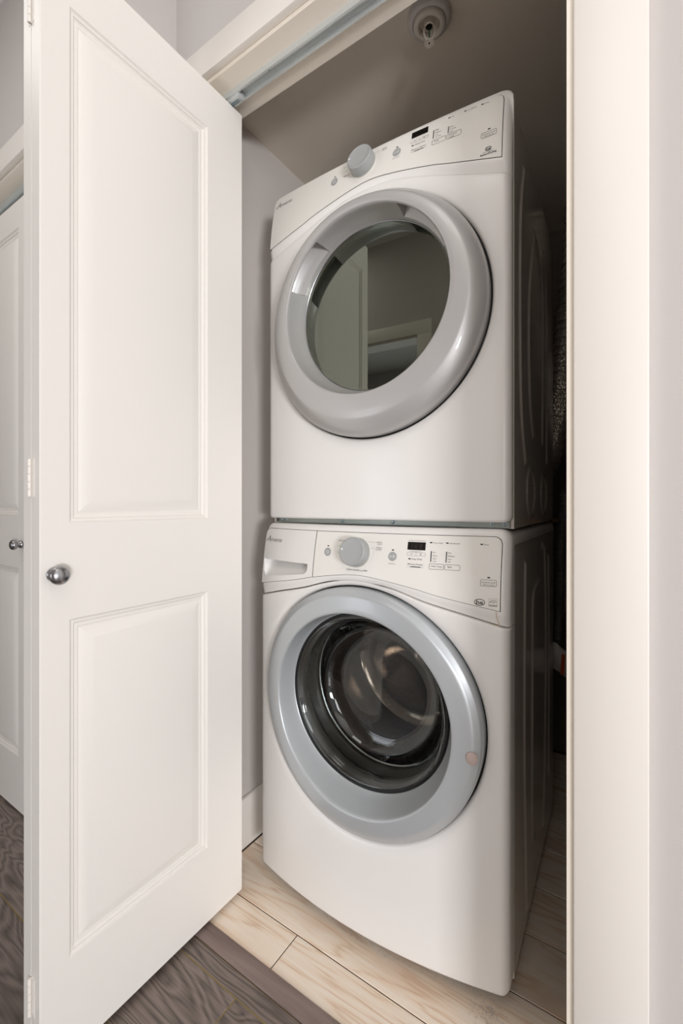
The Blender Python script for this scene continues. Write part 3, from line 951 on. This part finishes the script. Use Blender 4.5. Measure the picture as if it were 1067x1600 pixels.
b = MB(); b.lathe(outp + inp, GC, 'y', 96)
b.build('glass_bowl', M_clear, door, smooth=60)
b = MB(); b.lathe([(.2215, .001), (.2175, -.003), (.2150, -.0045), (.2125, -.0042), (.2105, -.0025), (.2105, .001), (.2215, .012)], GC, 'y', 96)
b.build('glass_seal', M_black, door, smooth=50)
pad = MB(); n = 26; px, pz = 0.279, 0.5385
F2 = Face(F.base, F.b, F.hw, 9)
def ringy(x, z, out):
    return (x, KB * F.low(x) + (1 - KB) * F.low(0) - out, z)
rim = [(px + 0.0118 * (1 + .04 * math.sin(3 * a) + .03 * math.cos(7 * a)) * math.cos(a), pz + 0.0138 * (1 + .05 * math.cos(2 * a + 1) + .03 * math.sin(5 * a)) * math.sin(a)) for a in [2 * PI * k / n for k in range(n)]]
pad.grid([[ringy(x, z, 0.0135) for x, z in rim], [ringy(x, z, 0.0180) for x, z in rim], [ringy(px + (x - px) * .9, pz + (z - pz) * .9, 0.0190) for x, z in rim]], True)
pad.poly([ringy(px + (x - px) * .9, pz + (z - pz) * .9, 0.0190) for x, z in rim])
o = pad.build('felt_pad', M_felt, door, smooth=50); o['label'] = 'small round pinkish beige felt pad'
b = MB(); b.lathe([(.2235, .012), (.232, .026), (.236, .036), (.225, .046), (.216, .052), (.219, .060), (.233, .068), (.235, .078), (.222, .088), (.213, .094), (.2105, .100), (.213, .106)], GC, 'y', 96)
b.build('door_gasket', M_rubber, WASH, smooth=50)
DC = (0, GC[1], 0.580)
b = MB(); b.lathe([(.2125, .104), (.2095, .106), (.2085, .1085), (.2095, .111), (.2125, .113)], DC, 'y', 96); b.build('drum_rim', M_nickel, WASH, smooth=50)
b = MB(); b.lathe([(.2110, .110), (.222, .114), (.243, .122), (.249, .135), (.249, .36), (.243, .395), (.225, .410), (.19, .414), (.185, .405), (.09, .398), (.06, .39), (0.0, .39)], DC, 'y', 96)
drum = b.build('drum', M_steel, WASH, smooth=40); drum['label'] = 'perforated stainless drum'
for k in range(3):
    b = MB()
    a0 = math.radians(-62 + 120 * k)
    R_ = [(.248, -.22), (.225, -.13), (.195, -.05), (.190, 0), (.195, .05), (.225, .13), (.248, .22)]
    b.grid([[(DC[0] + r * math.cos(a0 + t), DC[1] + y, DC[2] + r * math.sin(a0 + t)) for r, t in R_] for y in (.15, .17, .33, .37)])
    b.build('baffle', M_steel, drum, smooth=50)
b = MB()
for i in range(54):
    for j, y in enumerate((.128, .142, .158, .18, .21, .24, .27, .30, .33)):
        a = 2 * PI * (i + 0.5 * (j % 2)) / 54; r = .2482 if y > .13 else .2455
        q = .0032 if j < 3 else .0018
        c0 = Vector((DC[0] + r * math.cos(a), DC[1] + y, DC[2] + r * math.sin(a))); t = Vector((-math.sin(a), 0, math.cos(a))); nrm = Vector((-math.cos(a), 0, -math.sin(a)))
        b.poly([c0 + nrm * .0006 + t * (q * math.cos(2 * PI * m / 7)) + Vector((0, 1, 0)) * (q * math.sin(2 * PI * m / 7)) for m in range(7)])
for rr in (.10, .13, .16):
    for i in range(36):
        a = 2 * PI * i / 36
        c0 = Vector((DC[0] + rr * math.cos(a), DC[1] + .3955 + (rr - .09) * .055, DC[2] + rr * math.sin(a)))
        b.poly([c0 + Vector((.0022 * math.cos(2 * PI * m / 6), 0, .0022 * math.sin(2 * PI * m / 6))) for m in range(6)])
o = b.build('drum_hole', M_dimple, drum, smooth=0, fix=False); o['kind'] = 'stuff'
# back spider of the drum
b = MB()
for k in range(3):
    a0 = math.radians(30 + 120 * k); d = Vector((math.cos(a0), 0, math.sin(a0))); t = Vector((-d.z, 0, d.x))
    g = []
    for r in (.02, .07, .12, .165):
        hwid = .028 - r * .06; c0 = Vector(DC) + d * r
        g.append([c0 + t * s * hwid + Vector((0, y, 0)) for s, y in ((-1, .398), (-.55, .384), (.55, .384), (1, .398))])
    b.grid(g)
b.lathe([(0, .376), (.035, .378), (.048, .386), (.055, .396)], DC, 'y', 32)
b.build('drum_hub', M_steel, drum, smooth=40)
# cabinet
cabinet(WASH, 0.343, 0.033, 0.70, 0.03, 0.978)
side_panel(0.343, 0.033, 0.70, 0.026, 0.9775, [[(.165, .921), (.156, .74), (.156, .43), (.182, .065)], [(.386, .85), (.315, .838), (.272, .80), (.267, .60), (.263, .35), (.266, .22), (.300, .17)], [(.44, .945), (.486, .917), (.513, .646), (.486, .262), (.447, .109)], [(.57, .90), (.585, .6), (.575, .2)]], WASH)
b = MB()
pr = [(0.345, 0.979), (0.345, 0.990), (0.342, 1.001), (0.335, 1.009), (0.325, 1.0130), (-0.325, 1.0130), (-0.335, 1.009), (-0.342, 1.001), (-0.345, 0.990), (-0.345, 0.979)]
b.grid([[(x, y, z) for x, z in pr] for y in (0.031, 0.69)], True); b.poly([(x, 0.69, z) for x, z in pr])
b.poly([(x, 0.031, z) for x, z in pr], True)
b.build('top_cover', M_enam, WASH, smooth=50)
for sx in (-1, 1):
    for yy in (0.08, 0.63):
        b = MB(); b.lathe([(0, 0), (.022, 0), (.022, .006), (.012, .012), (.010, .031), (0, .031)], (sx * 0.29, yy, 0), 'z', 20); b.build('foot', M_black, WASH)

# ============================== dryer
DRY = thing('clothes_dryer', 'white front load dryer with smoked glass door, stacked on top of the washer', 'dryer', (MX, MY, 1.0132), MR)
D0 = bpy.data.objects.new('d0', None)


def Zs(bm_): bm_.v = [(v[0], v[1], v[2] - 1.0132) for v in bm_.v]; return bm_


_mbuild = MB.build
def dbuild(s, name, m, parent=None, **k): Zs(s); return _mbuild(s, name, m, parent, **k)
MB.build = dbuild          # dryer parts are modelled at absolute height and stored relative to the dryer's base
F = Face(0.005, 0.015, 0.3425, 1.80)
HW = 0.3425
seamD = [(0, 1.8735), (0.07, 1.867), (0.17, 1.8385), (0.21, 1.824), (0.335, 1.7845)]
lineD = [(0, 1.8935), (0.06, 1.8865), (0.17, 1.8625), (0.21, 1.8505), (0.335, 1.8185)]
sD = lambda x: smooth_tab(seamD, x)
lD = lambda x: smooth_tab(lineD, x)
CZ = 1.538
lo = shell(F, HW, corner(1.0285, HW, 0.014, 1), lambda x: sD(x) - 0.0012, rt=0.004, rb=0.007, hole=(CZ, 0.3035), extra=moat(CZ, 0.3035, 0.012), nx=122, nz=132)
fp = lo.build('front_panel', M_enam, DRY, smooth=60); fp['label'] = 'glossy white front panel'
ct = corner(1.9915, HW, 0.028, -1)
up = shell(F, HW, lambda x: sD(x) + 0.0012, lambda x: ct(x) + 0.012 * x, rt=0.009, rb=0.003, ret=0.031, extra=cons_extra(lD, sD), nx=110, nz=40)
con = up.build('console', M_enam, DRY, smooth=60)
zp = 1.9805
plate(F, -0.3355, 0.3245, lambda x: lD(x) - 0.0011, zp + 0.0012, 0.0004, tl=0.018, tr_=0.018).build('panel_joint', M_joint, con, smooth=50)
cp = plate(F, -0.3342, 0.3231, lD, zp, 0.0014, tl=0.017, tr_=0.017).build('control_panel', M_plate, DRY, smooth=50)
cp['label'] = 'off-white dryer control panel with printed legends'
P = Printer(F, 0.0020)
amana(P, -0.325, -0.264, 1.951, 0.0155)
P.rrect(0.1098, 0.1544, 1.9435, 1.9500, 0.002, 0.0006, 'l'); P.rect(0.1316, 0.1322, 1.9435, 1.95, 'l')
P.rect(0.118, 0.1235, 1.9465, 1.9471, 'd'); P.rect(0.1405, 0.146, 1.9465, 1.9471, 'd'); P.rect(0.1429, 0.1436, 1.9446, 1.949, 'd')
led(P, 0.1150, 1.9365); P.text('Check Vent', 0.1206, 0.1464, 1.9362)
P.text('Efficiency Monitor', 0.1133, 0.1502, 1.9235)
P.rect(0.1116, 0.1513, 1.9177, 1.9183, 'l'); P.rect(0.1207, 0.1438, 1.9172, 1.9190, 'd')
for x, z, t, a, c in ((0.2023, 1.974, 'Wet', 0.2068, 0.2141), (0.2393, 1.9742, 'Cool Down', 0.2443, 0.2643), (0.2775, 1.973, 'Done', 0.2824, 0.292)):
    led(P, x, z - 0.001); P.text(t, a, c, z - 0.0013)
for bx_, za, zb_, labs in ((0.1665, 1.9318, 1.9551, (('High', .1696, .1786, 1.953), ('Medium', .1703, .1852, 1.9456), ('Low', .1708, .1779, 1.939), ('Air Only', .1712, .1854, 1.9332))), (0.2024, 1.930, 1.9479, (('More', .2056, .2149, 1.9448), ('Normal', .2061, .2195, 1.938), ('Less', .2066, .2141, 1.9315)))):
    P.rect(bx_ - 0.001, bx_ + 0.001, za, zb_, 'd')
    for t, a, c, z in labs: P.text(t, a, c, z)
P.rrect(0.1648, 0.1973, 1.9145, 1.9268, 0.0025, 0.0007, 'g'); P.text('Temp', 0.1690, 0.1812, 1.9215)
P.rrect(0.2001, 0.233, 1.9135, 1.9268, 0.0025, 0.0007, 'g'); P.text('Dryness', 0.205, 0.223, 1.9222); P.text('Level', 0.205, 0.2165, 1.9172)
led(P, 0.2955, 1.8985); P.rrect(0.279, 0.3113, 1.880, 1.893, 0.0025, 0.0007, 'g')
P.text('Control Lock', 0.2812, 0.309, 1.8878); P.text('Hold 3 Seconds', 0.2845, 0.306, 1.8828)
he_logo(P, 0.2953, 1.8505, 0.0062, 0.0042)
P.text('HIGH EFFICIENCY', 0.2835, 0.3072, 1.8436, 'g'); P.text('SensorDrying', 0.2783, 0.3126, 1.8386, 'd', bold=0.02)
icons(P, (0.0731, 1.9385), (-0.111, 1.9362), r=0.0108); led(P, 0.0733, 1.9530); led(P, -0.1105, 1.9510)
P.text('Start/Pause', 0.0633, 0.0825, 1.9232, 'l')
P.text('DELICATES', -0.0855, -0.0650, 1.9660, 'l'); P.text('CASUAL', -0.0835, -0.0675, 1.953, 'n'); P.text('TIMED DRY', -0.0823, -0.0623, 1.9375, 'g', bold=0.01)
P.text('HEAVY', 0.0292, 0.0433, 1.9687, 'g'); P.text('DUTY', 0.0310, 0.0439, 1.9640, 'g'); P.line([(0.0042, 1.967), (0.0265, 1.967)], 0.0005, 'l')
P.build(cp, PN)
P = Printer(F, 0.0022)
P.rect(0.1103, 0.1517, 1.9580, 1.9750, 'k'); P.build(cp, {'k': ('display', M_lcd, 'dark digital display')})
dial(F, DRY, -0.0215, 1.9455)
rowsD = [(.299, CZ, -.014, 1), (.300, CZ, .006, 1), (.2992, CZ, .014, 1), (.295, 1.539, .0235, 1), (.286, 1.541, .034, 1), (.2765, 1.544, .042, 1), (.2715, 1.546, .0458, 1), (.2685, 1.547, .0472, 1), (.2655, 1.548, .0480, 1), (.252, 1.556, .0492, .95), (.240, 1.562, .0495, .9), (.2320, 1.5655, .049, .85), (.2285, 1.5665, .0475, .8), (.2265, 1.567, .0445, .75), (.2258, 1.567, .0415, .72), (.2255, 1.567, .0405, .7, .030), (.2245, 1.569, .026, .45, .034), (.222, 1.571, .010, .25, .028), (.2185, 1.573, -.003, .1, .012), (.2160, 1.574, -.011, 0, 0), (.2145, 1.575, -.020, 0), (.2135, 1.575, -.0255, 0), (.205, 1.575, -.027, 0), (.202, 1.575, -.060, 0)]
door = ring_mesh(F, rowsD, pocket=[(24, 64), (125, 160)]).build('door', M_ringd, DRY, smooth=35)
door['label'] = 'warm silver round door with smoked glass and two finger grips'
b = ring_mesh(F, [(.322, CZ, -.018, 1), (.29, CZ, -.018, 1), (.255, CZ, -.03, .8)]); b.build('door_gap_shade', M_black, fp, smooth=40); surround(F, fp, CZ, 0.3035, moat(CZ, 0.3035, 0.012))  # black annulus again, shade painted into the dryer door gap
gy = F.low(0) + 0.0245
b = MB(); b.lathe([(0, 0), (.2, 0), (.2125, 0), (.2135, .001), (.2135, .004), (.2, .0045), (0, .0045)], (0, gy, 1.575), 'y', 96)
b.build('glass_pane', M_smoke, door, smooth=40)
b = MB(); b.lathe([(.2142, -.001), (.2122, -.002), (.2110, -.0005), (.2115, .0)], (0, gy, 1.575), 'y', 96); b.build('glass_trim', M_nickel, door, smooth=50)
b = MB(); b.lathe([(.300, .0), (.2985, .006), (.2985, .012)], (0, F.low(0) + .018, CZ), 'y', 96)
for yv in (1.555, 1.515):
    b.box(-0.3085, -0.301, F.low(-.305) - 0.002, F.low(-.305) + 0.006, yv - 0.012, yv - 0.002) if yv > 1.53 else None
b.build('hinge_plate', M_nickel, door, smooth=40)
# dryer inside
b = MB(); b.lathe([(.203, .058), (.212, .060), (.236, .075), (.246, .098), (.247, .11)], (0, gy - .02, 1.575), 'y', 96); b.build('bulkhead', M_drumd, DRY, smooth=50)
b = MB(); b.lathe([(.262, .10), (.285, .115), (.287, .30), (.287, .55), (.27, .58), (.2, .585), (0, .58)], (0, gy - .02, 1.53), 'y', 96); drum = b.build('drum', M_drumd, DRY, smooth=40)
for k in range(3):
    b = MB()
    a0 = math.radians(72 + 120 * k)
    R_ = [(.286, -.20), (.26, -.12), (.215, -.045), (.208, 0), (.215, .045), (.26, .12), (.286, .20)]
    b.grid([[(r * math.cos(a0 + t + tw), gy + y, 1.53 + r * math.sin(a0 + t + tw)) for r, t in R_] for y, tw in ((.12, 0), (.16, .03), (.3, .12), (.5, .2), (.55, .2))])
    b.build('baffle', M_linttrap, drum, smooth=50)
b = MB()
g = []
for i in range(17):
    a = math.radians(232 + 76 * i / 16)
    g.append([(r * math.cos(a), gy + y, 1.575 + r * math.sin(a)) for r, y in ((.204, .035), (.190 + .006 * math.sin(i * 1.1), .045), (.182, .075), (.195, .105), (.235, .115))])
b.grid(g); b.build('lint_trap', M_linttrap, DRY, smooth=60)
cabinet_ = boxes
t = 0.002; hw = 0.342
boxes('cabinet', M_side, [(-hw, -hw + t, 0.033, 0.70, 1.0145, 1.958), (hw - 0.012 - t, hw - 0.012, 0.033, 0.699, 1.0145, 1.958), (-hw, hw, 0.698, 0.70, 1.0145, 1.958), (-hw, hw - 0.013, 0.033, 0.70, 1.0145, 1.0165), (-hw, hw - 0.002, 0.033, 0.70, 1.959, 1.962)], DRY)
side_panel(0.3425, 0.033, 0.70, 1.0145, 1.9590, [[(.149, 1.875), (.105, 1.71), (.111, 1.33), (.17, 1.173)], [(.300, 1.80), (.222, 1.593), (.229, 1.357), (.283, 1.25)], [(.30, 1.80), (.36, 1.78), (.445, 1.70), (.448, 1.47), (.445, 1.25)], [(.47, 1.82), (.53, 1.70), (.535, 1.2)]], DRY, circles=[(.25, 1.10, .058), (.475, 1.098, .054)])
# stacking rail between the machines
b = MB()
b.box(-0.312, 0.337, 0.018, 0.030, 1.0165, 1.0335)
rl = b.build('stacking_rail', M_zinc, DRY, smooth=0); rl['label'] = 'greenish zinc rail between dryer and washer'
for x in (-0.303, -0.284, -0.092, 0.058, 0.300, 0.327):
    b = MB(); b.lathe([(0, -.0052), (.0022, -.005), (.0026, -.0035), (.0048, -.003), (.0052, 0)], (x, 0.018, 1.0245), 'y', 14); b.build('screw', M_screw, rl)
MB.build = _mbuild

# ------------------------------------------------------------------ sprinkler on the closet ceiling
SX, SY = -0.421, 1.017
sp = thing('fire_sprinkler', 'white pendant fire sprinkler head on the closet ceiling', 'sprinkler', (SX, SY, ZC))
b = MB(); b.lathe([(0.052, 0), (.0515, -.006), (.049, -.013), (.044, -.018), (.040, -.0185), (.0385, -.016), (.038, -.010)], (0, 0, 0), 'z', 64); b.build('escutcheon', M_esc, sp, smooth=50)
b = MB(); b.lathe([(.0385, -.012), (.038, -.022), (.036, -.0265), (.031, -.0285), (.0265, -.027), (.025, -.022), (.0245, -.012), (.013, -.012), (.0, -.012)], (0, 0, 0), 'z', 64); b.build('cup', M_cup, sp, smooth=50)
b = MB(); b.lathe([(.0125, -.012), (.0125, -.020), (.0115, -.0255), (.0085, -.0265), (.0080, -.0240), (0, -.0240)], (0, 0, 0), 'z', 28); b.build('body', M_brass, sp, smooth=40)
b = MB(); b.lathe([(0, -.0262), (.0078, -.0262), (.0078, -.0245)], (0, 0, 0), 'z', 20); b.build('orifice', M_black, sp)
ax = Vector((math.cos(YAW), math.sin(YAW), 0))
for s_ in (-1, 1):
    b = MB(); b.tube([ax * (s_ * .0105) + Vector((0, 0, -.022)), ax * (s_ * .0128) + Vector((0, 0, -.032)), ax * (s_ * .0126) + Vector((0, 0, -.042)), ax * (s_ * .0095) + Vector((0, 0, -.052)), ax * (s_ * .003) + Vector((0, 0, -.060))], 0.0021, 8); b.build('frame_arm', M_brass, sp)
b = MB(); b.lathe([(0, -.0255), (.0014, -.027), (.0014, -.052), (0, -.053)], (0, 0, 0), 'z', 12); b.build('bulb', M_bulb, sp)
b = MB(); b.lathe([(0, -.054), (.003, -.055), (.0035, -.060), (.0035, -.0640)], (0, 0, 0), 'z', 16)
b.lathe([(.0022, -.0655), (.0062, -.0655), (.0062, -.064), (.0022, -.064)], (0, 0, 0), 'z', 24)
for k in range(14):
    a = 2 * PI * k / 14; d = Vector((math.cos(a), math.sin(a), 0)); t = Vector((-d.y, d.x, 0))
    q = [(.0058, .0007), (.0118, .0013), (.0118, -.0013), (.0058, -.0007)]
    b.grid([[d * r + t * w_ + Vector((0, 0, z - (.0008 if r > .01 else 0))) for r, w_ in q] for z in (-.064, -.0655)], True)
    for z, fl_ in ((-.064, 0), (-.0655, 1)): b.poly([d * r + t * w_ + Vector((0, 0, z - (.0008 if r > .01 else 0))) for r, w_ in q], bool(fl_))
b.build('deflector', M_brass, sp, smooth=0)
b = MB(); b.lathe([(0, -.0660), (.0021, -.0658), (.0021, -.0640)], (0, 0, 0), 'z', 12); b.build('centre_screw', M_black, sp)

# ------------------------------------------------------------------ behind the machines
def path(pts, n):
    out = []
    P = [Vector(p) for p in pts]
    for i in range(len(P) - 1):
        p0, p1, p2, p3 = P[max(i - 1, 0)], P[i], P[i + 1], P[min(i + 2, len(P) - 1)]
        for k in range(n):
            t = k / n
            out.append(0.5 * (2 * p1 + (p2 - p0) * t + (2 * p0 - 5 * p1 + 4 * p2 - p3) * t * t + (3 * p1 - p0 - 3 * p2 + p3) * t ** 3))
    out.append(P[-1]); return out


pts = path([(-0.165, 1.81, 2.15), (-0.175, 1.80, 1.95), (-0.195, 1.79, 1.75), (-0.215, 1.785, 1.55), (-0.250, 1.785, 1.35), (-0.30, 1.785, 1.20), (-0.37, 1.785, 1.12)], 60)
b = MB()
def rr(i):
    k = i % 9
    return 0.052 + (0.0028 if k < 5 else -0.0015) + 0.0012 * math.sin(i * 12.9898)
b.tube(pts, rr, 26)
duct = b.build('exhaust_duct', M_foil, None, smooth=25)
tag(duct, 'ribbed silver foil exhaust duct hanging behind the dryer', 'duct')

hs = thing('drain_hose', 'grey corrugated drain hose drooping behind the washer with a clear sleeve', 'hose', (-0.2, 1.80, 0.5))
b = MB(); pp_ = path([(-0.02, 0.0, 0.62), (-0.03, 0.0, 0.45), (-0.035, 0.0, 0.25), (-0.05, 0.0, 0.06), (-0.10, 0.0, -0.03), (-0.2, 0.0, -0.06)], 30)
b.tube(pp_, lambda i: 0.016 + 0.002 * (i % 3 == 0), 14); b.build('tube', M_hose, hs, smooth=30)
b = MB(); g = []
for i in range(15):
    t = i / 14; x = -0.085 + 0.16 * t; zc_ = 0.035 - 0.055 * t + 0.006 * math.sin(t * 9); h = 0.040 + 0.008 * math.sin(t * 5)
    g.append([(x, -0.055 - 0.012 * math.sin(PI * j / 8) + 0.004 * math.sin(i * 1.7 + j), zc_ - h + 2 * h * j / 8) for j in range(9)])
b.grid(g); slv = b.build('sleeve', M_tag, hs, smooth=60); slv['label'] = 'translucent white plastic sleeve'
b = MB(); b.grid([[(-0.026 + 0.004 * s, -0.0725, -0.030 + 0.074 * s), (-0.014 + 0.004 * s, -0.0725, -0.032 + 0.073 * s)] for s in (0, .5, 1)]); ol = b.build('warning_label', M_orange, slv, smooth=0); ol['label'] = 'orange warning strip'
b = MB(); b.tube(path([(-0.02, 1.82, 1.05), (-0.16, 1.84, 1.02), (-0.30, 1.84, 0.98)], 12), 0.008, 10); tag(b.build('supply_hose', M_black, None), 'thin black supply hose sloping across the closet back wall', 'hose')
b = MB(); b.tube([(-0.40, 1.90, 1.0), (0.02, 1.90, 1.0)], 0.011, 12); tag(b.build('water_pipe', M_copper, None), 'dull copper pipe running level along the closet back wall', 'pipe')
b = MB(); b.tube(path([(-0.175, 1.50, 0.95), (-0.18, 1.50, 0.75), (-0.168, 1.52, 0.55), (-0.16, 1.6, 0.3), (-0.17, 1.7, 0.05), (-0.2, 1.78, 0.01)], 12), 0.0045, 8); tag(b.build('power_cord', M_hose, None), 'thin grey power cord hanging beside the right jamb behind the washer', 'cord')

# lint on the floor under the washer's right corner
b = MB()
for k in range(240):
    if k < 120:
        x = random.gauss(-0.262, 0.016); y = random.gauss(0.948, 0.012)
    else:
        x = random.uniform(-0.75, -0.25); y = 0.925 + 0.02 * random.random() + 0.09 * ((x + 0.55) / 0.33) ** 2
    z = random.random() ** 2 * 0.007; a = random.random() * 2 * PI; L_ = 0.003 + random.random() * 0.006
    d = Vector((math.cos(a), math.sin(a), random.uniform(-.3, .3))); t = Vector((-d.y, d.x, 0)) * 0.00035
    p = Vector((x, y, max(0.0006, z)))
    q = p + d * L_ + t * 3; q.z = max(0.0006, q.z)
    b.poly([p - t, p + t, q + t, q - t])
o = b.build('lint', M_lint, None, smooth=0, fix=False); tag(o, 'grey lint and dust gathered on the floor under the washer front', 'lint'); o['kind'] = 'stuff'
